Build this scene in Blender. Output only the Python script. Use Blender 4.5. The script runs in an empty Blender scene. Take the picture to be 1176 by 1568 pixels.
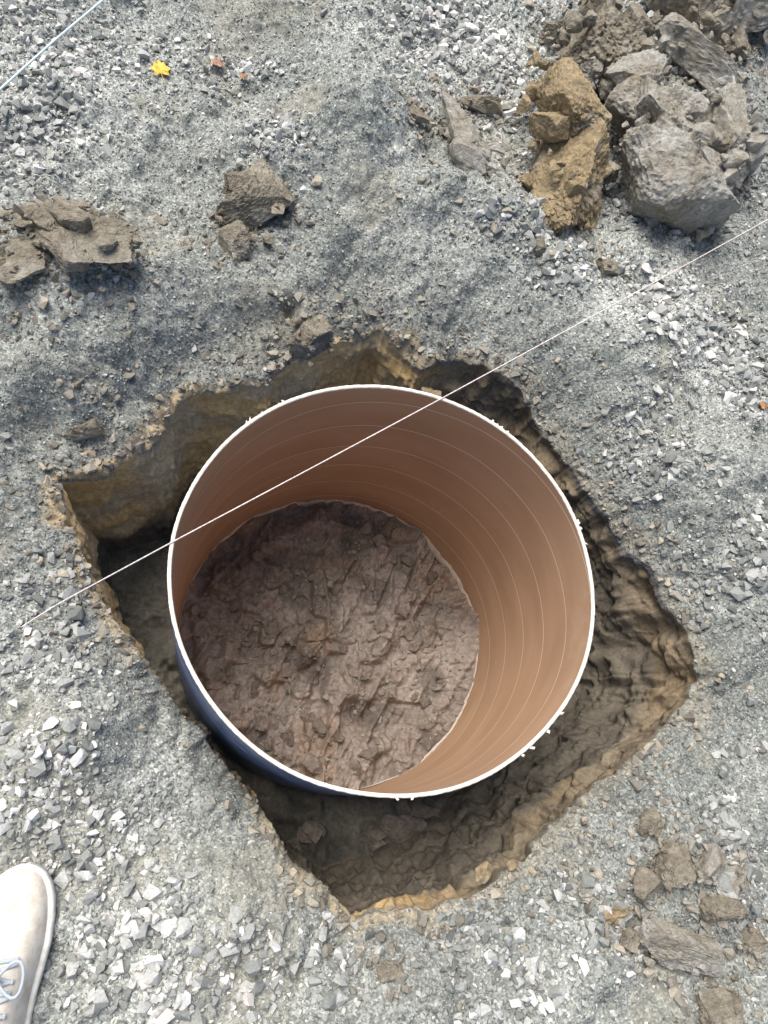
import bpy, bmesh, math, numpy as np
from mathutils import Matrix, Vector
rng=np.random.default_rng(7)
sc=bpy.context.scene
# ------------------------------------------------------------ camera / survey frame
HC=1.60
XA=np.array([0.9738,-0.0765,-0.2143]); YA=np.array([0.0,0.9418,-0.3361]); UA=np.array([0.2275,0.3273,0.9171])
def P(u,v,z=0.0):
    """survey point: sight line -> point on the horizontal level z"""
    c=np.array([u-588.,-(v-784.),-1177.])
    d=np.array([c@XA,c@YA,c@UA]); t=(z-HC)/d[2]
    return np.array([d[0]*t,d[1]*t,z])
cam=bpy.data.cameras.new("camera"); co=bpy.data.objects.new("camera",cam); sc.collection.objects.link(co)
co.matrix_world=Matrix(((XA[0],XA[1],XA[2],0),(YA[0],YA[1],YA[2],0),(UA[0],UA[1],UA[2],HC),(0,0,0,1)))
cam.sensor_fit='VERTICAL'; cam.sensor_height=24; cam.lens=24*1177/1568; cam.clip_start=0.02; cam.clip_end=1000
sc.camera=co
# ------------------------------------------------------------ noise
def hsh(i,j,k,s):
    h=(i.astype(np.uint32)*np.uint32(374761393)+j.astype(np.uint32)*np.uint32(668265263)+k.astype(np.uint32)*np.uint32(2147483647)+np.uint32(s*974711&0xffffffff))
    h=(h^(h>>np.uint32(13)))*np.uint32(1274126177); h=(h^(h>>np.uint32(16)))*np.uint32(2246822519); h^=(h>>np.uint32(15))
    return h.astype(np.float64)/4294967295.0*2-1
def noise(x,y,z,f=1.0,s=1):
    x=np.asarray(x)*f+1000.3;y=np.asarray(y)*f+1000.7;z=np.asarray(z)*f+1000.1
    x,y,z=np.broadcast_arrays(x,y,z)
    i=np.floor(x).astype(np.int64);j=np.floor(y).astype(np.int64);k=np.floor(z).astype(np.int64)
    a=x-i;b=y-j;c=z-k
    a=a*a*(3-2*a);b=b*b*(3-2*b);c=c*c*(3-2*c)
    def L(p,q,t): return p+(q-p)*t
    r0=L(L(hsh(i,j,k,s),hsh(i+1,j,k,s),a),L(hsh(i,j+1,k,s),hsh(i+1,j+1,k,s),a),b)
    r1=L(L(hsh(i,j,k+1,s),hsh(i+1,j,k+1,s),a),L(hsh(i,j+1,k+1,s),hsh(i+1,j+1,k+1,s),a),b)
    return L(r0,r1,c)
def fbm(x,y,z,f,o=3,s=1,g=0.5):
    r=0;a=1
    for n in range(o):
        r=r+a*noise(x,y,z,f*2.03**n,s+n*17); a*=g
    return r
def sstep(a,b,x):
    t=np.clip((x-a)/(b-a),0,1); return t*t*(3-2*t)
# ------------------------------------------------------------ layout
CX,CY=0.379,0.425; RX,RY=0.459,0.443; RIM=0.07; FLOOR=-0.74
def tubeR(th): return 1/np.sqrt((np.cos(th)/RX)**2+(np.sin(th)/RY)**2)
edge_uv=[(585,506),(540,518),(480,533),(425,556),(410,575),(370,582),(300,588),(268,600),(256,645),(225,680),(140,712),(84,722),
(98,790),(138,870),(175,940),(212,985),(250,1037),(288,1095),(330,1150),(372,1192),(395,1225),(422,1270),(450,1320),(490,1352),(520,1388),(550,1405),
(600,1392),(650,1385),(730,1355),(800,1320),(835,1270),(890,1215),(950,1165),(1025,1105),(1062,1045),(1035,965),(1000,890),(950,815),(905,755),(870,700),(830,640),(790,595),(740,562),(700,545),(650,560),(622,530),(585,506)]
ep=np.array([P(u,v,-0.08)[:2] for u,v in edge_uv])-np.array([CX,CY])
dens=[]
for a,b in zip(ep[:-1],ep[1:]):
    for t in np.linspace(0,1,12,endpoint=False): dens.append(a+(b-a)*t)
dens=np.array(dens); eth=np.arctan2(dens[:,1],dens[:,0]); er=np.hypot(dens[:,0],dens[:,1])
o=np.argsort(eth); eth=eth[o]; er=er[o]
eth=np.concatenate([eth-2*np.pi,eth,eth+2*np.pi]); er=np.concatenate([er]*3)
def redge(th):
    r=np.interp(th,eth,er)
    c,s=np.cos(th),np.sin(th)
    r=r+0.008*noise(c*r,s*r,0,14,3)+0.007*noise(c*r,s*r,0,38,4)+0.004*noise(c*r,s*r,0,110,5)
    return np.maximum(r,tubeR(th)+0.020+0.008*noise(c,s,0,9,6))
BUMPS=[ # (u,v,radius,height) berms, hollows and tracks
(560,200,.17,.15),(650,300,.09,.05),(420,240,.12,.05),(760,330,.14,.09),(860,430,.12,.06),(960,540,.15,.09),(1090,760,.15,.08),(100,420,.16,.08),(230,290,.18,-.04),
(200,180,.3,-.015),(860,250,.3,.02),(1050,200,.3,.04),(1020,1300,.2,.05),(980,1000,.10,-.03),(120,1120,.10,.06),(300,1400,.12,.03),(60,630,.07,-.06),(250,545,.09,-.03),(205,640,.05,.03),(128,645,.04,-.05),(60,560,.06,.04),(330,500,.10,-.04),
(447,455,.022,-.06),(540,420,.08,-.03),(380,440,.06,.03),(30,520,.05,-.03),(180,520,.06,.02)]
BW=[(P(u,v)[:2],r,h) for u,v,r,h in BUMPS]
def lowleft(th,c0=2.62,w=.42): return np.exp(-((np.mod(th+c0+np.pi,2*np.pi)-np.pi)/w)**2)
def ground(x,y,fine=True):
    dx=x-CX;dy=y-CY;th=np.arctan2(dy,dx);r=np.hypot(dx,dy);d=np.maximum(r-redge(th),0)
    ll=lowleft(th,2.55,.5)
    amp=0.085+0.025*noise(np.cos(th),np.sin(th),0,2,9)+.03*np.sin(th)+.12*ll
    z=-amp*np.exp(-(d/(0.17-.04*ll))**1.25)
    z=z-0.022*np.exp(-d/0.018)*(1+.8*noise(x,y,0,12,19))
    for p,rr,h in BW: z=z+h*np.exp(-((x-p[0])**2+(y-p[1])**2)/rr**2)
    far=np.exp(-np.maximum(r-3,0)/3)
    z=z+0.024*noise(x,y,0,3.1,11)+0.023*fbm(x,y,0,8,2,12)*far
    if fine:
        cl=sstep(-.2,.5,noise(x,y,0,4,18))
        z=z+(0.009*noise(x,y,0,26,14)+.022*cl*np.abs(noise(x,y,0,22,17))+0.006*noise(x,y,0,60,15)+0.003*noise(x,y,0,120,16))*far
    return z
COARSE=[(80,60,.25),(30,200,.2),(700,60,.3),(760,150,.2),(850,400,.2),(1000,480,.2),(1120,560,.25),(1000,680,.16),(1110,850,.16),(1120,250,.25),(40,1000,.13),(60,1200,.15),(120,1320,.15),(200,1450,.16),(60,900,.1),
(350,1500,.15),(520,1500,.13),(750,1500,.15),(900,1400,.12),(1100,1300,.15),(180,420,.08),(420,230,.1),(745,370,.1),(200,1250,.09),(1000,30,.3),(350,100,.12),(960,300,.2)]
CW=[(P(u,v)[:2],r) for u,v,r in COARSE]
def coarse(x,y):
    m=0
    for p,r in CW: m=np.maximum(m,np.exp(-((x-p[0])**2+(y-p[1])**2)/r**2))
    return np.clip(m*1.25+0.35*noise(x,y,0,7,31)+0.25*noise(x,y,0,17,32)-0.12,0.02,1)
GLARE=[(60,1150,.25),(90,1300,.2),(60,60,.35),(260,1450,.3),(720,60,.4),(1000,500,.25),(400,1500,.2),(200,1180,.12),(850,1480,.15)]; GW=[(P(u,v)[:2],r) for u,v,r in GLARE]  # (u,v,radius) blown-out bright patches, painted in as paler ground and stone
def glarem(x,y):
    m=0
    for p,r in GW: m=np.maximum(m,np.exp(-((x-p[0])**2+(y-p[1])**2)/r**2))
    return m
# ------------------------------------------------------------ mesh helper
def mkmesh(name,V,F,mats,attrs=None,smooth=False,cols=None):
    me=bpy.data.meshes.new(name); V=np.asarray(V,dtype=np.float32); F=np.asarray(F,dtype=np.int32)
    n=F.shape[1]
    me.vertices.add(len(V)); me.vertices.foreach_set("co",V.ravel())
    me.loops.add(F.size); me.loops.foreach_set("vertex_index",F.ravel())
    me.polygons.add(len(F)); me.polygons.foreach_set("loop_start",np.arange(0,F.size,n,dtype=np.int32))
    me.polygons.foreach_set("loop_total",np.full(len(F),n,dtype=np.int32))
    me.update(calc_edges=True)
    me.polygons.foreach_set("use_smooth",np.full(len(F),smooth,dtype=bool))
    for k,a in (attrs or {}).items():
        at=me.attributes.new(k,'FLOAT','POINT'); at.data.foreach_set("value",np.asarray(a,dtype=np.float32))
    if cols is not None:
        at=me.attributes.new("Col",'FLOAT_COLOR','POINT'); c4=np.ones((len(V),4),dtype=np.float32); c4[:,:3]=cols; at.data.foreach_set("color",c4.ravel())
    for m in mats: me.materials.append(getattr(m,"m",m))
    ob=bpy.data.objects.new(name,me); sc.collection.objects.link(ob); return ob
# ------------------------------------------------------------ materials
class M:
    def __init__(s,name,rough=0.9,spec=0.2):
        s.m=bpy.data.materials.new(name); s.m.use_nodes=True; s.t=s.m.node_tree; s.b=s.t.nodes["Principled BSDF"]
        s.b.inputs["Roughness"].default_value=rough; s.b.inputs["Specular IOR Level"].default_value=spec
    def n(s,ty,**k):
        nd=s.t.nodes.new(ty)
        for a,b in k.items():
            if a in nd.inputs.keys():
                if isinstance(b,bpy.types.NodeSocket): s.t.links.new(b,nd.inputs[a])
                else: nd.inputs[a].default_value=b
            else: setattr(nd,a,b)
        return nd
    def l(s,a,b): s.t.links.new(a,b)
    def math(s,op,a,b=0.0,c=None):
        nd=s.t.nodes.new("ShaderNodeMath"); nd.operation=op
        for i,v in enumerate([a,b]+([c] if c is not None else [])):
            if isinstance(v,bpy.types.NodeSocket): s.l(v,nd.inputs[i])
            else: nd.inputs[i].default_value=v
        return nd.outputs[0]
    def mix(s,bt,f,a,b):
        nd=s.t.nodes.new("ShaderNodeMix"); nd.data_type='RGBA'; nd.blend_type=bt
        for i,v in ((0,f),(6,a),(7,b)):
            if isinstance(v,bpy.types.NodeSocket): s.l(v,nd.inputs[i])
            else: nd.inputs[i].default_value=v if i==0 else (*v,1)
        return nd.outputs[2]
    def ramp(s,f,stops):
        nd=s.t.nodes.new("ShaderNodeValToRGB"); e=nd.color_ramp.elements
        while len(e)<len(stops): e.new(0.5)
        for q,(p,c) in zip(e,stops): q.position=p; q.color=(*c,1)
        s.l(f,nd.inputs[0]); return nd.outputs[0]
    def pos(s): return s.n("ShaderNodeNewGeometry").outputs["Position"]
    def noise(s,v,sc_,d=4.0,r=0.6): 
        nd=s.n("ShaderNodeTexNoise"); s.l(v,nd.inputs["Vector"]); nd.inputs["Scale"].default_value=sc_; nd.inputs["Detail"].default_value=d; nd.inputs["Roughness"].default_value=r; return nd.outputs["Fac"]
    def vor(s,v,sc_,out="Color"):
        nd=s.n("ShaderNodeTexVoronoi"); s.l(v,nd.inputs["Vector"]); nd.inputs["Scale"].default_value=sc_; return nd.outputs[out]
    def bump(s,h,st,dist):
        nd=s.n("ShaderNodeBump"); s.l(h,nd.inputs["Height"]); nd.inputs["Strength"].default_value=st; nd.inputs["Distance"].default_value=dist
        s.l(nd.outputs[0],s.b.inputs["Normal"])
    def col(s,c):
        if isinstance(c,bpy.types.NodeSocket): s.l(c,s.b.inputs["Base Color"])
        else: s.b.inputs["Base Color"].default_value=(*c,1)
# ground
g=M("ground_soil"); p=g.pos()
colA=g.n("ShaderNodeAttribute",attribute_name="Col").outputs["Color"]
clA=g.n("ShaderNodeAttribute",attribute_name="clay").outputs["Fac"]
grit=g.math('MULTIPLY',g.math('SUBTRACT',1.0,clA),0.85)
vc=g.n("ShaderNodeSeparateColor"); g.l(g.vor(p,230),vc.inputs[0])
vr=g.ramp(vc.outputs[0],[(0,(.42,.42,.42)),(.5,(.95,.95,.95)),(.85,(1.3,1.3,1.28)),(1,(1.9,1.9,1.85))])
c1=g.mix('MULTIPLY',grit,colA,vr)
nv=g.ramp(g.noise(p,90,4,.7),[(.25,(.6,.6,.6)),(.7,(1.25,1.25,1.25))])
c2=g.mix('MULTIPLY',1.0,c1,nv); g.col(c2)
g.bump(g.noise(p,190,3,.65),0.8,0.004)
# gravel
def gravelmat(name,stops):
    m=M(name,0.85,0.25); p=m.pos()
    t=m.n("ShaderNodeAttribute",attribute_name="tint").outputs["Fac"]
    c=m.ramp(t,stops); n=m.ramp(m.noise(p,220,3,.7),[(.25,(.7,.7,.7)),(.75,(1.2,1.2,1.2))])
    m.col(m.mix('MULTIPLY',1.0,c,n)); return m
gm=gravelmat("crushed_stone",[(0,(.13,.137,.128)),(.25,(.24,.252,.236)),(.55,(.365,.373,.352)),(.80,(.54,.543,.52)),(.95,(.79,.78,.755)),(1,(.44,.35,.29))])
cm=gravelmat("clay_crumb",[(0,(.16,.145,.12)),(.4,(.28,.26,.22)),(.75,(.38,.34,.27)),(1,(.48,.37,.21))])
def claymat(name,a,b,c):
    m=M(name,0.9,0.15); tc=m.n("ShaderNodeTexCoord").outputs["Object"]
    n1=m.noise(tc,9,5,.65); col=m.ramp(n1,[(.3,a),(.5,b),(.66,c)])
    n2=m.ramp(m.noise(tc,60,5,.75),[(.3,(.55,.55,.55)),(.65,(1.2,1.2,1.2))])
    m.col(m.mix('MULTIPLY',1.0,col,n2)); m.bump(m.math('ADD',m.noise(tc,45,6,.75),m.math('MULTIPLY',m.noise(tc,160,4,.7),.5)),1.0,.012); return m
cl_gray=claymat("gray_clay",(.29,.25,.185),(.41,.385,.33),(.53,.515,.47))
cl_brown=claymat("brown_clay",(.22,.19,.145),(.32,.285,.22),(.42,.39,.32))
cl_ochre=claymat("ochre_clay",(.28,.225,.145),(.43,.335,.20),(.47,.42,.34))
# ------------------------------------------------------------ ground sheet
NT=1800; th=np.linspace(-np.pi,np.pi,NT,endpoint=False)
RE=redge(th); TR=tubeR(th)
steep=0.20+0.40*sstep(.1,.8,np.cos(th+.25))      # right side is raked back, the others are spade-cut
RF=RE-(RE-TR-0.02)*steep; RF=np.maximum(RF,TR+0.014); RF=np.minimum(RF,RE-0.006)
rows=[];clay=[];col=[]
ct,st=np.cos(th),np.sin(th)
def floorz(x,y):
    z=FLOOR+0.030*noise(x,y,0,5,41)+0.022*noise(x,y,0,13,42)
    a=(x*0.5+y*0.87);b=(x*0.87-y*0.5)
    ridg=1-np.abs(noise(a*6,b*22,0,1,43)); z=z+0.022*ridg**2
    ridg=1-np.abs(noise(a*16+9,b*38,0,1,44)); z=z+0.013*ridg**2
    l=noise(x,y,0,20,45); z=z+0.022*sstep(.0,.35,l)+.010*sstep(.1,.3,noise(x,y,0,38,49))
    z=z+0.008*np.abs(noise(x,y,0,50,46))+0.003*noise(x,y,0,110,47)
    z=z-0.06*np.exp(-(((x-CX+.12)/.035)**2+((y-CY+.05)/.12)**2))-.045*np.exp(-(((x-CX+.05)/.03)**2+((y-CY+.25)/.07)**2))
    z=z-.02*np.exp(-((((x-CX+.02)*.87-(y-CY+.08)*.5)/.045)**4+(((x-CX+.02)*.5+(y-CY+.08)*.87)/.13)**4))
    z=z+0.03*sstep(.5,.9,np.hypot((x-CX)/RX,(y-CY)/RY))*(0.5+noise(x,y,0,9,48))
    return z
n1=130
for q in np.linspace(0.003,1,n1,endpoint=True):
    r=TR*q; x=CX+ct*r;y=CY+st*r; z=floorz(x,y); rows.append(np.stack([x,y,z],1)); clay.append(np.ones(NT))
    k=0.5+0.5*fbm(x,y,0,6,3,51); c=np.outer(1-k,[.20,.163,.138])+np.outer(k,[.335,.285,.248])
    dark=sstep(0.1,.45,noise(x,y,0,11,53))[:,None]; c=c*(1-.4*dark); b=.6*sstep(.25,.6,noise(x,y,0,8,54))[:,None]; c=c*(1-b)+b*np.array([.29,.21,.15])
    col.append(c)
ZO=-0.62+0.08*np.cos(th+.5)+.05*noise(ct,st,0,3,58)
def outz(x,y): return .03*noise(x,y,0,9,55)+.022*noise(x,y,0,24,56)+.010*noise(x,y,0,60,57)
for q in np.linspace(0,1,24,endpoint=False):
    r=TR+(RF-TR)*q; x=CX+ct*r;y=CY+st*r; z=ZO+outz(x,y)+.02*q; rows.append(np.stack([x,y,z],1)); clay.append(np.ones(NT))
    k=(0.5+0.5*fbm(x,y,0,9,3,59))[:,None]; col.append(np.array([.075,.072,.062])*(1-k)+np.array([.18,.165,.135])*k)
zf=rows[-1][:,2]
xe,ye=CX+ct*RE,CY+st*RE; ZE=ground(xe,ye)
n2=150
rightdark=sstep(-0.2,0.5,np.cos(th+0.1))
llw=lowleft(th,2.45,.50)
back=sstep(-.25,.30,np.cos(th-2.25))              # tan clay seam is thick at the back and left
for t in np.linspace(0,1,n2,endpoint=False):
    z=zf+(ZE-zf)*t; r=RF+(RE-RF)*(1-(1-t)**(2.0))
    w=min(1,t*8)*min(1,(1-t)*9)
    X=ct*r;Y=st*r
    blocks=noise(X,Y,z,9,61)*.016+noise(X,Y,z,22,62)*(.013+.006*rightdark)+noise(X,Y,z,60,63)*.007+noise(X,Y,z*.12,75,64)*.003
    ledge=(noise(X*.4,Y*.4,z,17,65)>.15)*.008
    r=np.maximum(r+w*(blocks+ledge),TR+.010)
    x=CX+ct*r;y=CY+st*r; zz=z+w*(.014*noise(x,y,z,15,66)+.012*rightdark*noise(x,y,z,26,60))
    rows.append(np.stack([x,y,zz],1))
    dep=ZE-z+.03*noise(x,y,z,10,67)
    cl=sstep(-.01,.02,dep); clay.append(cl)
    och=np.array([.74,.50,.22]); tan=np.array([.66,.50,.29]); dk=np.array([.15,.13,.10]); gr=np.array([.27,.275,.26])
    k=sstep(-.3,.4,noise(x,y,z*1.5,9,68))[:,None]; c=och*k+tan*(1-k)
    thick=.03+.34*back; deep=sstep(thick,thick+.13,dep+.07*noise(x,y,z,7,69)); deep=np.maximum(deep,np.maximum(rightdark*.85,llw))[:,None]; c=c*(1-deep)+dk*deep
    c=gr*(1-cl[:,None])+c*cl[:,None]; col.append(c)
ds=list(np.arange(0,1.75,0.0047)); d=ds[-1];s_=0.0047
while d<160: s_*=1.13; d+=s_; ds.append(d)
for d in ds:
    r=RE+d; x=CX+ct*r;y=CY+st*r; z=ground(x,y); rows.append(np.stack([x,y,z],1))
    edge=math.exp(-d/.03)
    cl=sstep(.25,.6,edge*1.0+.35*noise(x,y,0,12,71)-.1)*(1-.8*rightdark)*(1-.97*llw); 
    patch=sstep(.35,.7,noise(x,y,0,5,72)+.2*noise(x,y,0,20,73))*.8
    clay.append(np.maximum(cl,patch*.5))
    k=(0.5+0.5*fbm(x,y,0,7,3,74))[:,None]
    base=np.array([.225,.240,.222])*(1-k)+np.array([.33,.345,.322])*k
    damp=np.exp(-(d/.24)**2)*(0.75+.2*noise(x,y,0,6,75))*(.65+.35*sstep(-.5,.3,st)); damp=np.clip(damp,0,1)[:,None]
    base=base*(1-.36*damp)
    base=base*(1+.4*glarem(x,y)[:,None])  # glare painted into the ground colour
    c=base*(1-cl[:,None])+np.array([.42,.33,.20])*cl[:,None]
    c=c*(1-patch[:,None]*.6)+np.array([.28,.262,.205])*patch[:,None]*.6
    col.append(c)
V=np.concatenate(rows); NR=len(rows)
a=(np.arange(NR-1)[:,None]*NT+np.arange(NT)[None,:]); b=(np.arange(NR-1)[:,None]*NT+((np.arange(NT)+1)%NT)[None,:])
F=np.stack([a,a+NT,b+NT,b],-1).reshape(-1,4)
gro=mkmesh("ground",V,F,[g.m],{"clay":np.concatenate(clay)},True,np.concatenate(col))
# ------------------------------------------------------------ gravel
def hullvar(n,seed):
    r=np.random.default_rng(seed); pts=r.normal(size=(n,3)); pts/=np.linalg.norm(pts,axis=1)[:,None]; pts*=r.uniform(.8,1.1,(n,1)); pts*=np.array([1,r.uniform(.6,.95),r.uniform(.45,.75)])
    bm=bmesh.new(); [bm.verts.new(q) for q in pts]; bmesh.ops.convex_hull(bm,input=bm.verts)
    bmesh.ops.delete(bm,geom=[v for v in bm.verts if not v.link_faces],context='VERTS'); bmesh.ops.triangulate(bm,faces=bm.faces)
    bm.verts.index_update(); v=np.array([q.co[:] for q in bm.verts]); f=np.array([[w.index for w in q.verts] for q in bm.faces]); bm.free(); return v,f
VB=[hullvar(12,i) for i in range(16)]; VS=[hullvar(8,i+50) for i in range(12)]
def scatter(x,y,z,s,tint,variants):
    N=len(x); vi=rng.integers(0,len(variants),N); Vs=[];Fs=[];Ts=[];off=0
    for k,(v,f) in enumerate(variants):
        idx=np.where(vi==k)[0]
        if not len(idx): continue
        q=rng.normal(size=(len(idx),4))*np.array([1,.4,.4,1]); q/=np.linalg.norm(q,axis=1)[:,None]
        w,a,b,c=q.T
        R=np.stack([1-2*(b*b+c*c),2*(a*b-c*w),2*(a*c+b*w),2*(a*b+c*w),1-2*(a*a+c*c),2*(b*c-a*w),2*(a*c-b*w),2*(b*c+a*w),1-2*(a*a+b*b)],1).reshape(-1,3,3)
        pv=np.einsum('nij,vj->nvi',R,v)*s[idx][:,None,None]+np.stack([x[idx],y[idx],z[idx]],1)[:,None,:]
        Vs.append(pv.reshape(-1,3)); Fs.append((f[None]+off+np.arange(len(idx))[:,None,None]*len(v)).reshape(-1,3)); Ts.append(np.repeat(tint[idx],len(v))); off+=len(idx)*len(v)
    return np.concatenate(Vs),np.concatenate(Fs),np.concatenate(Ts)
def outside(x,y,m=0.0):
    return np.hypot(x-CX,y-CY)>redge(np.arctan2(y-CY,x-CX))+m
def merge(parts):
    off=0;V=[];F=[];T=[]
    for v,f,t in parts: V.append(v);F.append(f+off);T.append(t);off+=len(v)
    return np.concatenate(V),np.concatenate(F),np.concatenate(T)
parts=[]
def rimdist(x,y): return np.hypot(x-CX,y-CY)-redge(np.arctan2(y-CY,x-CX))
x=rng.uniform(-1.0,2.4,170000);y=rng.uniform(-.8,2.9,170000); cr=coarse(x,y); k=(rng.random(len(x))<cr**1.5*.75*(1-.6*np.exp(-np.maximum(rimdist(x,y),0)/.08)))&outside(x,y,.01); x,y,cr=x[k],y[k],cr[k]
s=np.clip(rng.lognormal(math.log(.0070),.48,len(x)),.003,.023)*(.70+.46*cr); z=ground(x,y)+s*.30
parts.append(scatter(x,y,z,s,np.clip(rng.beta(2.2,2.2,len(x))+.04*cr+.13*glarem(x,y)-.2*np.exp(-rimdist(x,y)/.2),0,.97),VB)); nb=len(x)
x=rng.uniform(-1.0,2.3,270000);y=rng.uniform(-.75,2.7,270000); k=(rng.random(len(x))<.5+.5*coarse(x,y))&outside(x,y,.0); x,y=x[k],y[k]
s=np.clip(rng.lognormal(math.log(.0030),.42,len(x)),.0015,.0075); z=ground(x,y)+s*.25
parts.append(scatter(x,y,z,s,np.clip(rng.beta(3,3,len(x))+.10*glarem(x,y)-.28*np.exp(-rimdist(x,y)/.2),0,1),VS))
print("pebbles",nb,len(x))
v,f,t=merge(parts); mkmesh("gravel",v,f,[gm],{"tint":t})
# ------------------------------------------------------------ clods
def ico(sub):
    bm=bmesh.new(); bmesh.ops.create_icosphere(bm,subdivisions=sub,radius=1); v=np.array([q.co[:] for q in bm.verts]); f=np.array([[w.index for w in q.verts] for q in bm.faces]); bm.free(); return v,f
ICO={s:ico(s) for s in (3,4,5,6)}
def lump(r,size,rotz,sub,cuts=11,rough=1.0):
    v,f=ICO[sub]; v=v/(np.sum(np.abs(v)**5,axis=1)**.2)[:,None]        # start from a blocky spade-cut lump
    ang=r.uniform(-.35,.35,2); 
    for _ in range(cuts):
        n=r.normal(size=3); n/=np.linalg.norm(n); d=r.uniform(.42,.95); dt=v@n; v=v-np.outer(np.maximum(dt-d,0)*.97,n)
    so=r.uniform(0,50); rad=v/np.maximum(np.linalg.norm(v,axis=1),1e-6)[:,None]
    X,Y,Z=(v+so).T
    sm_n=r.normal(size=3); sm_n/=np.linalg.norm(sm_n); keep=.45+.55*sstep(-.2,.5,rad@sm_n)
    h=.12*noise(X,Y,Z,2.2,1)+.10*np.round(noise(X,Y,Z,4,2)*2.5)/2.5*.8+.10*np.abs(noise(X,Y,Z*1.8,9,3))+.05*noise(X,Y,Z,20,4)+.02*noise(X,Y,Z,44,5)
    v=v+rad*(h*rough*keep)[:,None]
    v=v*np.array(size)
    a_,b_=ang; v=v@np.array([[1,0,0],[0,math.cos(a_),-math.sin(a_)],[0,math.sin(a_),math.cos(a_)]])
    c,s=math.cos(rotz),math.sin(rotz); v=v@np.array([[c,s,0],[-s,c,0],[0,0,1]]); return v,f
def clod(u,v,sx,sy,sz,rot,mat,seed,lobes=0,sub=5,lift=.4,cuts=11,rough=1.0,name="clay_clod"):
    r=np.random.default_rng(seed); Vs=[];Fs=[];off=0
    L=[((0,0,0),1.0)]+[((r.uniform(-.7,.7),r.uniform(-.7,.7),r.uniform(.0,.6)),r.uniform(.25,.5)) for _ in range(lobes)]
    for _ in range(5+lobes*7):
        a=r.uniform(0,6.28); q=r.uniform(.5,1.2); L.append(((q*math.cos(a),q*math.sin(a),r.uniform(-.3,.3) if q>.85 else r.uniform(.4,.8)),r.uniform(.05,.17)))
    c,s=math.cos(rot),math.sin(rot)
    for (ox,oy,oz),k in L:
        sb_=sub if k==1 else (max(4,sub-1) if k>.2 else 3); m_=(sx*sy*sz)**(1/3)
        sz3=(sx,sy,sz) if k==1 else tuple(np.array([sx,sy,sz])*k*.6+m_*k*.5*r.uniform(.7,1.3,3))
        vv,ff=lump(r,sz3,rot+(0 if k==1 else r.uniform(-1,1)),sb_,cuts,rough)
        px,py=ox*sx,oy*sy; vv=vv+np.array([c*px-s*py,s*px+c*py,oz*sz]); Vs.append(vv);Fs.append(ff+off);off+=len(vv)
    ob=mkmesh(name,np.concatenate(Vs),np.concatenate(Fs),[mat],smooth=False)
    q=P(u,v,sz*.4); gz=float(ground(np.array([q[0]]),np.array([q[1]]),False)[0]); ob.location=(q[0],q[1],gz+sz*lift); return ob
CL=[(1022,278,.175,.155,.15,.25,cl_gray,41,4,6),(985,200,.12,.14,.15,-.2,cl_gray,42,3,6),(1088,225,.09,.16,.13,.2,cl_gray,31,3,5),
(848,185,.09,.16,.12,.15,cl_ochre,43,3,6),(866,275,.115,.17,.12,.25,cl_ochre,52,3,6),(712,240,.055,.16,.06,.5,cl_gray,44,1,5,.9),
(925,70,.17,.14,.12,.3,cl_brown,4,4,6),(975,125,.13,.09,.11,1.0,cl_gray,5,3,5),(1060,20,.14,.13,.11,.3,cl_brown,6,4,5),(1150,15,.16,.13,.13,.5,cl_gray,7,4,5),
(1065,115,.18,.07,.08,-.6,cl_gray,30,3,5,.7),(900,125,.06,.05,.05,.3,cl_gray,45,2,5,.7),(1130,75,.06,.06,.05,.2,cl_brown,33,2,5),(845,45,.05,.05,.04,.2,cl_brown,46,2,5),
(388,310,.085,.11,.065,-.3,cl_brown,53,2,6,.5),(352,365,.04,.05,.04,.4,cl_brown,9,1,5,.5),
(115,395,.13,.08,.04,.1,cl_brown,10,5,6),(45,430,.08,.05,.03,.6,cl_brown,11,3,5),(172,405,.05,.06,.04,.2,cl_brown,12,2,5),(70,370,.06,.03,.03,.1,cl_brown,54,2,5),
(480,490,.05,.055,.05,.2,cl_brown,13,2,5,.6),(735,155,.08,.03,.03,-.2,cl_brown,14,1,5,.6),(625,205,.04,.03,.02,.1,cl_brown,15,1,5),(690,195,.04,.03,.02,.6,cl_gray,47,1,5),
(925,415,.035,.03,.03,.3,cl_brown,16,0,4,.6),(805,400,.03,.02,.02,.3,cl_brown,17,0,4),
(1040,1455,.085,.065,.04,-.3,cl_gray,18,1,5,.6),(1090,1385,.04,.03,.03,.4,cl_brown,19,1,5,.6),(1020,1320,.04,.045,.03,.1,cl_brown,20,2,5,.6),(940,1400,.03,.02,.025,.5,cl_ochre,21,1,4,.6),
(1065,1325,.05,.03,.03,.8,cl_gray,22,1,5,.6),(1095,1540,.05,.045,.03,.2,cl_brown,23,1,5,.6),(985,1355,.03,.03,.025,.9,cl_brown,24,1,4,.6),(1150,1440,.03,.03,.02,.9,cl_brown,25,1,4,.6),(1120,1345,.03,.025,.025,.9,cl_gray,36,1,4,.6),(960,1440,.025,.03,.02,.9,cl_brown,37,0,4,.6),(900,1360,.02,.02,.02,.9,cl_gray,38,0,4,.6),
(1000,1265,.03,.03,.02,.9,cl_brown,48,1,4,.6),(125,625,.05,.02,.03,.3,cl_brown,26,0,5),(675,585,.028,.035,.03,.2,cl_ochre,27,1,5),(748,1338,.022,.015,.010,.9,cl_ochre,28,0,4,.9),(800,1327,.013,.014,.010,.2,cl_ochre,29,0,4,.9),
(605,1490,.025,.02,.012,.2,cl_brown,32,0,4)]
for c in CL: clod(*c)
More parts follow.
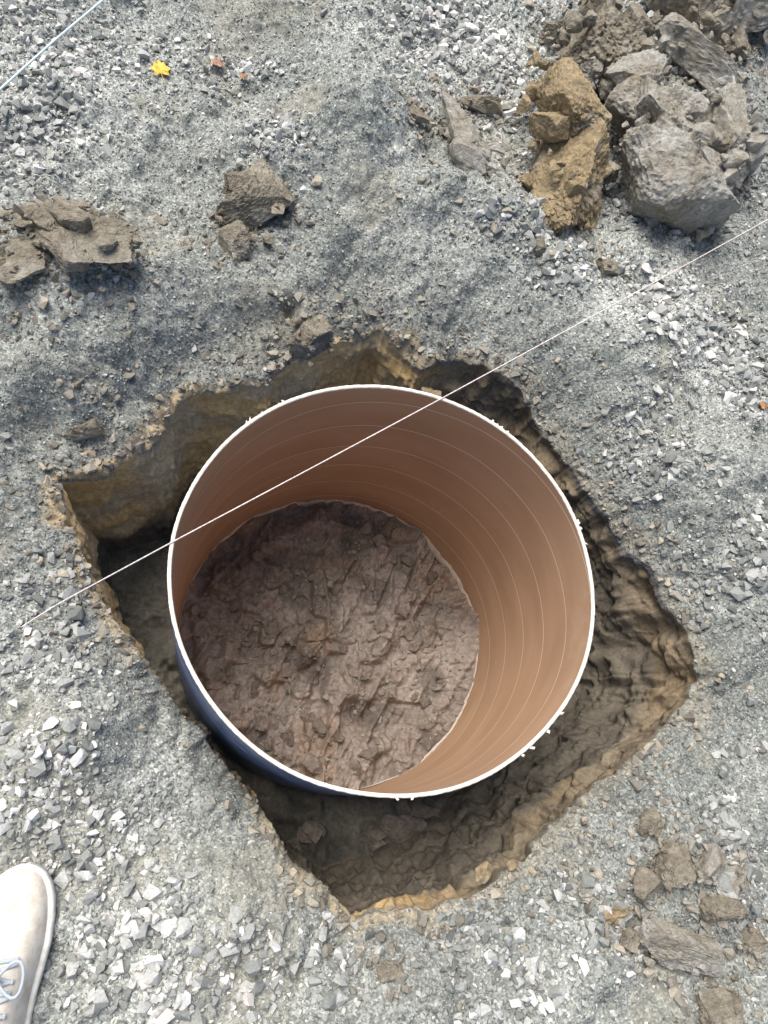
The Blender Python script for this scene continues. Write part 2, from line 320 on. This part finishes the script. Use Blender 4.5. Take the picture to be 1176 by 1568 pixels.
# loose mud clumps inside the form and at the foot of the pit
mudm=claymat("mud",(.16,.128,.103),(.25,.21,.175),(.33,.285,.245)); r_=np.random.default_rng(99); Vs=[];Fs=[];off=0
for i in range(110):
    inn=i<75
    a=r_.uniform(-np.pi,np.pi)
    if inn: q=math.sqrt(r_.random())*.40; x,y=CX+q*math.cos(a),CY+q*math.sin(a); z=float(floorz(np.array([x]),np.array([y]))[0])
    else:
        a=r_.uniform(-2.0,.6); j=int((a+np.pi)/(2*np.pi)*NT)%NT; q=TR[j]+(RF[j]-TR[j])*r_.uniform(.2,1.05)+.01; x,y=CX+q*math.cos(a),CY+q*math.sin(a); z=ZO[j]+float(outz(np.array([x]),np.array([y]))[0])+.02
    k=r_.uniform(.009,.026)*(1 if inn else 1.3); vv,ff=lump(r_,(k*r_.uniform(.8,1.6),k,k*.6),a+1,4 if k>.015 else 3,9,1.2)
    Vs.append(vv+np.array([x,y,z+k*.1])); Fs.append(ff+off); off+=len(vv)
mkmesh("mud_clumps",np.concatenate(Vs),np.concatenate(Fs),[mudm],smooth=False)
# crumbs of clay around clods and the pit rim, and on the pit floor
cx=[];cy=[]
for c in CL:
    q=P(c[0],c[1]); n=int(1300*max(c[2],c[3])); a=rng.uniform(0,2*np.pi,n); rr=(max(c[2],c[3]))*rng.uniform(.6,2.0,n); cx.append(q[0]+rr*np.cos(a)); cy.append(q[1]+rr*np.sin(a))
cx=np.concatenate(cx);cy=np.concatenate(cy); a=rng.uniform(-np.pi,np.pi,2200); rr=redge(a)+rng.exponential(.05,2200); kk=rng.random(2200)>.95*lowleft(a,2.45,.5); a=a[kk];rr=rr[kk]; cx=np.concatenate([cx,CX+rr*np.cos(a)]);cy=np.concatenate([cy,CY+rr*np.sin(a)])
k=outside(cx,cy,.004);cx,cy=cx[k],cy[k]; s=np.clip(rng.lognormal(math.log(.006),.55,len(cx)),.002,.02); pa=scatter(cx,cy,ground(cx,cy)+s*.25,s,rng.random(len(cx))*.8,VB)
a=rng.uniform(-np.pi,np.pi,1100); rr=np.sqrt(rng.random(1100))*.43; x=CX+rr*np.cos(a);y=CY+rr*np.sin(a); s=np.clip(rng.lognormal(math.log(.0055),.5,1100),.002,.014)
pb=scatter(x,y,floorz(x,y)+s*.1,s,.0+rng.random(1100)*.35,VB)
v,f,t=merge([pa,pb]); mkmesh("clay_crumbs",v,f,[cm],{"tint":t})
# ------------------------------------------------------------ tube
card=M("cardboard_inside",0.55,0.3); tc=card.n("ShaderNodeTexCoord").outputs["Object"]
sx=card.n("ShaderNodeSeparateXYZ"); card.l(tc,sx.inputs[0])
ang=card.math('ARCTAN2',sx.outputs[1],sx.outputs[0])
W=0.128
hh=card.math('ADD',card.math('DIVIDE',sx.outputs[2],W),card.math('MULTIPLY',ang,2/(2*math.pi)))
fr=card.math('FRACT',hh)
ln=card.math('LESS_THAN',card.math('ABSOLUTE',card.math('SUBTRACT',fr,.5)),.0080)
fr2=card.math('FRACT',card.math('ADD',hh,.93)); ln2=card.math('LESS_THAN',card.math('ABSOLUTE',card.math('SUBTRACT',fr2,.5)),.004)
mp=card.n("ShaderNodeMapping"); card.l(tc,mp.inputs[0]); mp.inputs["Scale"].default_value=(1,1,3)
base=card.ramp(card.noise(mp.outputs[0],4,3,.5),[(.3,(.42,.262,.160)),(.7,(.50,.322,.203))])
base=card.mix('MIX',card.math('MULTIPLY',ln,.85),base,(.90,.78,.64)); base=card.mix('MIX',card.math('MULTIPLY',ln2,.3),base,(.25,.14,.09))
scf=card.ramp(card.noise(tc,3.2,6,.75),[(.60,(0,0,0)),(.75,(1,1,1))]); base=card.mix('MIX',card.math('MULTIPLY',scf,.25),base,(.75,.62,.5))
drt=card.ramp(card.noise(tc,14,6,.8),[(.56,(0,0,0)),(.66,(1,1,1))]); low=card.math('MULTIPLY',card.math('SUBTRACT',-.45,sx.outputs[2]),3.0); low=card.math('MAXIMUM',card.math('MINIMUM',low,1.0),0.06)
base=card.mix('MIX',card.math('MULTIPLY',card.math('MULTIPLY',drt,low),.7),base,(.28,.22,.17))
card.col(base); card.bump(card.noise(tc,90,3,.5),.12,.001)
outm=M("blue_plastic_wrap",0.35,0.5); tc=outm.n("ShaderNodeTexCoord").outputs["Object"]; mp=outm.n("ShaderNodeMapping"); outm.l(tc,mp.inputs[0]); mp.inputs["Scale"].default_value=(1,1,7)
outm.col(outm.ramp(outm.noise(mp.outputs[0],9,5,.7),[(.3,(.03,.055,.14)),(.47,(.08,.13,.29)),(.60,(.22,.30,.46)),(.72,(.70,.72,.76))]))
rimm=M("torn_paper_edge",0.9,0.1); rimm.col(rimm.ramp(rimm.noise(rimm.pos(),70,4,.6),[(.3,(.66,.55,.43)),(.55,(.80,.75,.67))]))
TN=1080; ta=np.linspace(0,2*np.pi,TN,endpoint=False); BOT=-0.80
root=bpy.data.objects.new("cardboard_form_tube",None); sc.collection.objects.link(root); root.location=(CX,CY,0)
def ringmesh(name,prof,mat,smooth=True):
    """prof: list of (offset from tube radius array or float, z array or float)"""
    rws=[]
    for o_,z_ in prof:
        rws.append(np.stack([np.cos(ta)*(tubeR(ta)+o_),np.sin(ta)*(tubeR(ta)+o_),np.zeros(TN)+z_],1))
    V=np.concatenate(rws);n=len(rws); a=(np.arange(n-1)[:,None]*TN+np.arange(TN)[None]);b=(np.arange(n-1)[:,None]*TN+((np.arange(TN)+1)%TN)[None])
    ob=mkmesh(name,V,np.stack([a,a+TN,b+TN,b],-1).reshape(-1,4),[mat],smooth=smooth); ob.parent=root; return ob
c,s=np.cos(ta),np.sin(ta)
wob=lambda z:0.0022*noise(c,s,z,2.5,81)
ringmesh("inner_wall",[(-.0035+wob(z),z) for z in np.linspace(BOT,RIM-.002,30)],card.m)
ringmesh("outer_wall",[(.0035+wob(z),z) for z in np.linspace(RIM-.002,BOT,30)],outm.m)
jag=.0008*noise(c,s,0,60,82)+.0006*noise(c,s,0,150,83)
ragged=np.clip(noise(c,s,0,2.2,90)+.25,0,1)
j2=.0006*noise(c,s,3,90,85)+.005*ragged*np.clip(noise(c,s,0,30,86)-.45,0,1)
w0=wob(RIM)
ringmesh("torn_rim",[(-.0038+w0,RIM-.004+.001*noise(c,s,0,80,87)),(-.0042+w0,RIM-.001),(-.003+w0,RIM+.0012+jag),(0+w0,RIM+.002+jag),(.0032+w0+j2*.6,RIM+.0012+jag),(.0042+w0+j2,RIM-.001),(.0038+w0,RIM-.005+.002*noise(c,s,0,50,88))],rimm.m,True)
# fray flakes
fv=[];ff=[]
for i in range(22):
    a0=rng.choice([2.3,.95,.25,-.7,-1.45,-.9,2.2])+rng.normal()*.05
    L=rng.uniform(.003,.008);w=rng.uniform(.002,.004); R0=float(tubeR(np.array([a0]))[0])+.003
    n_=np.array([math.cos(a0),math.sin(a0),0]);t_=np.array([-n_[1],n_[0],0]); b0=n_*R0+np.array([0,0,RIM]); tw=rng.normal()*.5
    k=len(fv); fv+=[b0-t_*w,b0+t_*w,b0+t_*(w*.8+tw*L)+n_*L*.7+np.array([0,0,rng.uniform(-.002,.003)]),b0+t_*(-w*.6+tw*L)+n_*L+np.array([0,0,rng.uniform(-.004,.003)])]; ff.append([k,k+1,k+2,k+3])
fo=mkmesh("paper_fray",np.array(fv),np.array(ff),[rimm.m]); fo.parent=root
# pale torn liner at the foot, just above the soil
fz=floorz(CX+c*(tubeR(ta)-.01),CY+s*(tubeR(ta)-.01)); fz=.35*fz+.65*(FLOOR+.045)
ringmesh("foot_liner",[(-.0045,fz-.03),(-.0057,fz+.012+.003*noise(c,s,0,30,89)),(-.0045,fz+.018+.003*noise(c,s,0,30,89))],rimm.m)
# ------------------------------------------------------------ strings
def line(name,pts,rad,mat):
    cu=bpy.data.curves.new(name,'CURVE'); cu.dimensions='3D'; cu.bevel_depth=rad; cu.bevel_resolution=2; sp=cu.splines.new('POLY'); sp.points.add(len(pts)-1)
    for q,w in zip(sp.points,pts): q.co=(*w,1)
    cu.materials.append(mat); ob=bpy.data.objects.new(name,cu); sc.collection.objects.link(ob); return ob
sm=M("nylon_string",.7,.3); sm.col(sm.ramp(sm.noise(sm.pos(),260,2,.5),[(.35,(.52,.43,.41)),(.6,(.85,.77,.75))]))
zt=RIM+.0045
A=P(260,832,zt);B=P(680,608,zt); D=(B-A)/np.linalg.norm(B-A)
G=P(112,912,-.02)
pts=[P(30,962,-.06),P(80,930,-.035),G]+[G+(A-G)*t for t in np.linspace(.1,1,8)]+[A+(B-A)*t+np.array([0,0,-.0015*math.sin(math.pi*t)]) for t in np.linspace(.05,1,30)]
E=P(1176,336,.10); pts+=[B+(E-B)*t+np.array([0,0,-.004*math.sin(math.pi*t)]) for t in np.linspace(.04,1,24)]+[E+(E-B)*.6]
line("string_line",pts,.0014,sm.m)
sb=M("pale_blue_cord",.6,.3); sb.col((.62,.75,.78))
a0=P(0,137,.06);b0=P(160,-2,.06); d0=b0-a0
line("string_line",[a0-d0*1.2,a0,a0+d0*.5+np.array([0,0,.004]),b0,b0+d0*1.2],.0028,sb.m)
# ------------------------------------------------------------ leaves
def leaf(u,v,size,rot,colr,name,seed):
    r=np.random.default_rng(seed); m=M(name+"_skin",.6,.3); m.col(m.ramp(m.noise(m.pos(),150,3,.6),[(.35,tuple(np.array(colr)*.55)),(.6,colr)]))
    tips=[(-90,.25),(-60,.45),(-35,.95*.8),(-15,.55),(10,.85),(38,.6),(62,.8),(75,.65),(90,1.0),(105,.65),(118,.8),(142,.6),(170,.85),(195,.55),(215,.76),(240,.45)]
    pts=[(math.cos(math.radians(t))*R_,math.sin(math.radians(t))*R_) for t,R_ in tips]
    vs=[(0,0,.006)]+[(x_*size,y_*size,.004+r.uniform(0,.3)*size*abs(x_)) for x_,y_ in pts]; n=len(pts)
    vs+= [(.0008,-.25*size,.004),(-.0008,-.25*size,.004),(-.0008+.1*size,-1.0*size,.004),(.0008+.1*size,-1.0*size,.004)]
    bm=bmesh.new(); bv=[bm.verts.new(q) for q in vs]
    for i in range(n): bm.faces.new((bv[0],bv[1+i],bv[1+(i+1)%n]))
    bm.faces.new(bv[n+1:n+5]); me=bpy.data.meshes.new(name); bm.to_mesh(me); bm.free(); me.materials.append(m.m); ob=bpy.data.objects.new(name,me); sc.collection.objects.link(ob)
    q=P(u,v); ob.location=(q[0],q[1],float(ground(np.array([q[0]]),np.array([q[1]]))[0])+.010); ob.rotation_euler=(.15,.1,rot)
leaf(245,97,.034,.3,(.80,.58,.10),"yellow_maple_leaf",1)
leaf(335,92,.026,2,(.36,.20,.14),"brown_leaf",2); leaf(372,122,.016,1,(.36,.20,.11),"brown_leaf",3)
leaf(1168,622,.018,1,(.5,.24,.10),"brown_leaf",4)
# ------------------------------------------------------------ sneaker
shoe=bpy.data.objects.new("sneaker",None); sc.collection.objects.link(shoe)
gz=float(ground(np.array([-.27]),np.array([-.25]),False)[0]); shoe.location=(-.274,-.132,gz+.004); shoe.rotation_euler=(0,0,.0); shoe.scale=(1.2,1.3,1.1)
cv=M("canvas_cream",.85,.2); tcv=cv.n("ShaderNodeTexCoord").outputs["Object"]; cv.col(cv.ramp(cv.noise(tcv,45,5,.7),[(.3,(.52,.45,.37)),(.6,(.74,.69,.61))])); cv.bump(cv.noise(tcv,500,2,.5),.4,.001)
rb=M("rubber_white",.6,.3); rb.col(rb.ramp(rb.noise(rb.pos(),40,4,.6),[(.3,(.5,.47,.41)),(.6,(.78,.76,.71))]))
lc=M("lace_grey",.8,.2); lc.col((.42,.47,.51))
dkm=M("sock_grey",.9,.1); dkm.col((.12,.12,.13))
Ls=.29; S_=np.array([0,.015,.04,.08,.14,.22,.32,.42,.52,.62,.72,.82,.9,.96,1.0]); WD=np.array([.004,.018,.028,.037,.044,.0485,.049,.045,.040,.037,.036,.036,.034,.026,.006]); HT=np.array([.022,.032,.040,.047,.053,.060,.070,.080,.090,.097,.098,.096,.094,.09,.07])
ss=np.linspace(0,1,50)**1.15; wd=np.interp(ss,S_,WD); ht=np.interp(ss,S_,HT); cxs=-.006*np.sin(ss*np.pi)
def loft(name,fn,n,mat):
    rws=[np.array(fn(i)) for i in range(len(ss))]; m_=len(rws[0]); V=np.concatenate(rws); F=[[i*m_+j,i*m_+(j+1)%m_,(i+1)*m_+(j+1)%m_,(i+1)*m_+j] for i in range(len(ss)-1) for j in range(m_)]
    ob=mkmesh(name,V,np.array(F),[mat],smooth=True); ob.parent=shoe; return ob
def sec_up(i):
    o_=[]
    for a in np.linspace(0,2*np.pi,28,endpoint=False):
        ca,sa=math.cos(a),math.sin(a); e=.75; X=wd[i]*.94*np.sign(ca)*abs(ca)**e; Z=.014+(ht[i]-.014)*(max(sa,0)**.85) if sa>0 else .014+.004*sa
        o_.append([cxs[i]+X*(1-.25*max(sa,0)*min(1,ss[i]*2)),-ss[i]*Ls,Z])
    return o_
def sec_sole(i):
    o_=[]
    for X,Z in ((1,.002),(1.06,.006),(1.07,.024),(1.0,.028),(.5,.027),(-.5,.027),(-1.0,.028),(-1.07,.024),(-1.06,.006),(-1,.002),(0,.0)):
        o_.append([cxs[i]+wd[i]*X,.004-ss[i]*(Ls+.008),Z])
    return o_
loft("upper",sec_up,0,cv.m); loft("sole",sec_sole,0,rb.m)
def tube_(name,pts,r,mat):
    ob=line(name,pts,r,mat); ob.parent=shoe; return ob
def topz(s_,f): return float(np.interp(s_,ss,ht))*(1-.18*abs(f)**2.5)+.002
def lpt(s_,f): return (float(np.interp(s_,ss,cxs))+f*float(np.interp(s_,ss,wd))*.7,-s_*Ls,topz(s_,f))
tube_("toe_cap_seam",[(float(np.interp(.2+.04*(1-abs(f)**2),ss,cxs))+f*.038,-(.16+.05*(1-f*f))*Ls,topz(.17,0)-.001-.030*abs(f)**3.2) for f in np.linspace(-1,1,17)],.0011,lc.m)
for k,s_ in enumerate((.36,.42,.48,.54)):
    tube_("lace_%d"%k,[lpt(s_+(.03 if k%2 else -.01)*f,f) for f in np.linspace(-.6,.6,9)],.0026,lc.m)
    tube_("lace_cross_%d"%k,[lpt(s_+.03-.03*f,f) for f in np.linspace(-.6,.6,9)],.0024,lc.m)
for sg in (-1,1):
    tube_("bow_%d"%(sg+2),[(sg*.035*math.sin(t)*1.0+cxs[25],-.40*Ls-.02*math.sin(2*t)-.004,.098+.006*math.sin(t)) for t in np.linspace(0,math.pi,14)],.0022,lc.m)
bm=bmesh.new(); 
for zc,rx,ry in ((.085,.030,.055),(.10,.031,.056),(.103,.026,.05),(.13,.030,.042),(.19,.036,.042),(.188,.033,.039)):
    for a in np.linspace(0,2*np.pi,28,endpoint=False): bm.verts.new((cxs[30]+rx*math.cos(a),-.78*Ls+ry*math.sin(a),zc))
bm.verts.ensure_lookup_table()
for i in range(5):
    for j in range(28): bm.faces.new((bm.verts[i*28+j],bm.verts[i*28+(j+1)%28],bm.verts[(i+1)*28+(j+1)%28],bm.verts[(i+1)*28+j]))
bm.faces.new([bm.verts[5*28+j] for j in range(28)])
me=bpy.data.meshes.new("sock"); bm.to_mesh(me); bm.free(); me.materials.append(dkm.m); so=bpy.data.objects.new("sock",me); sc.collection.objects.link(so); so.parent=shoe
# ------------------------------------------------------------ light
S=Vector((-.28,.35,.88)).normalized(); el=math.asin(S.z); az=math.atan2(S.x,S.y)
sun=bpy.data.lights.new("sun",'SUN'); sun.energy=4.4; sun.angle=math.radians(42); sun.color=(1,.965,.91)
sob=bpy.data.objects.new("sun",sun); sc.collection.objects.link(sob); sob.rotation_euler=(-S).to_track_quat('-Z','Y').to_euler(); sob.location=S*10
w=bpy.data.worlds.new("World"); sc.world=w; w.use_nodes=True; nt=w.node_tree; sky=nt.nodes.new("ShaderNodeTexSky"); sky.sky_type='NISHITA'; sky.sun_disc=False; sky.sun_elevation=el; sky.sun_rotation=az; sky.dust_density=4.0; sky.ozone_density=.6
nt.links.new(sky.outputs[0],nt.nodes["Background"].inputs[0]); nt.nodes["Background"].inputs[1].default_value=.15
sc.view_settings.view_transform='Standard'; sc.view_settings.look='None'; sc.view_settings.exposure=0
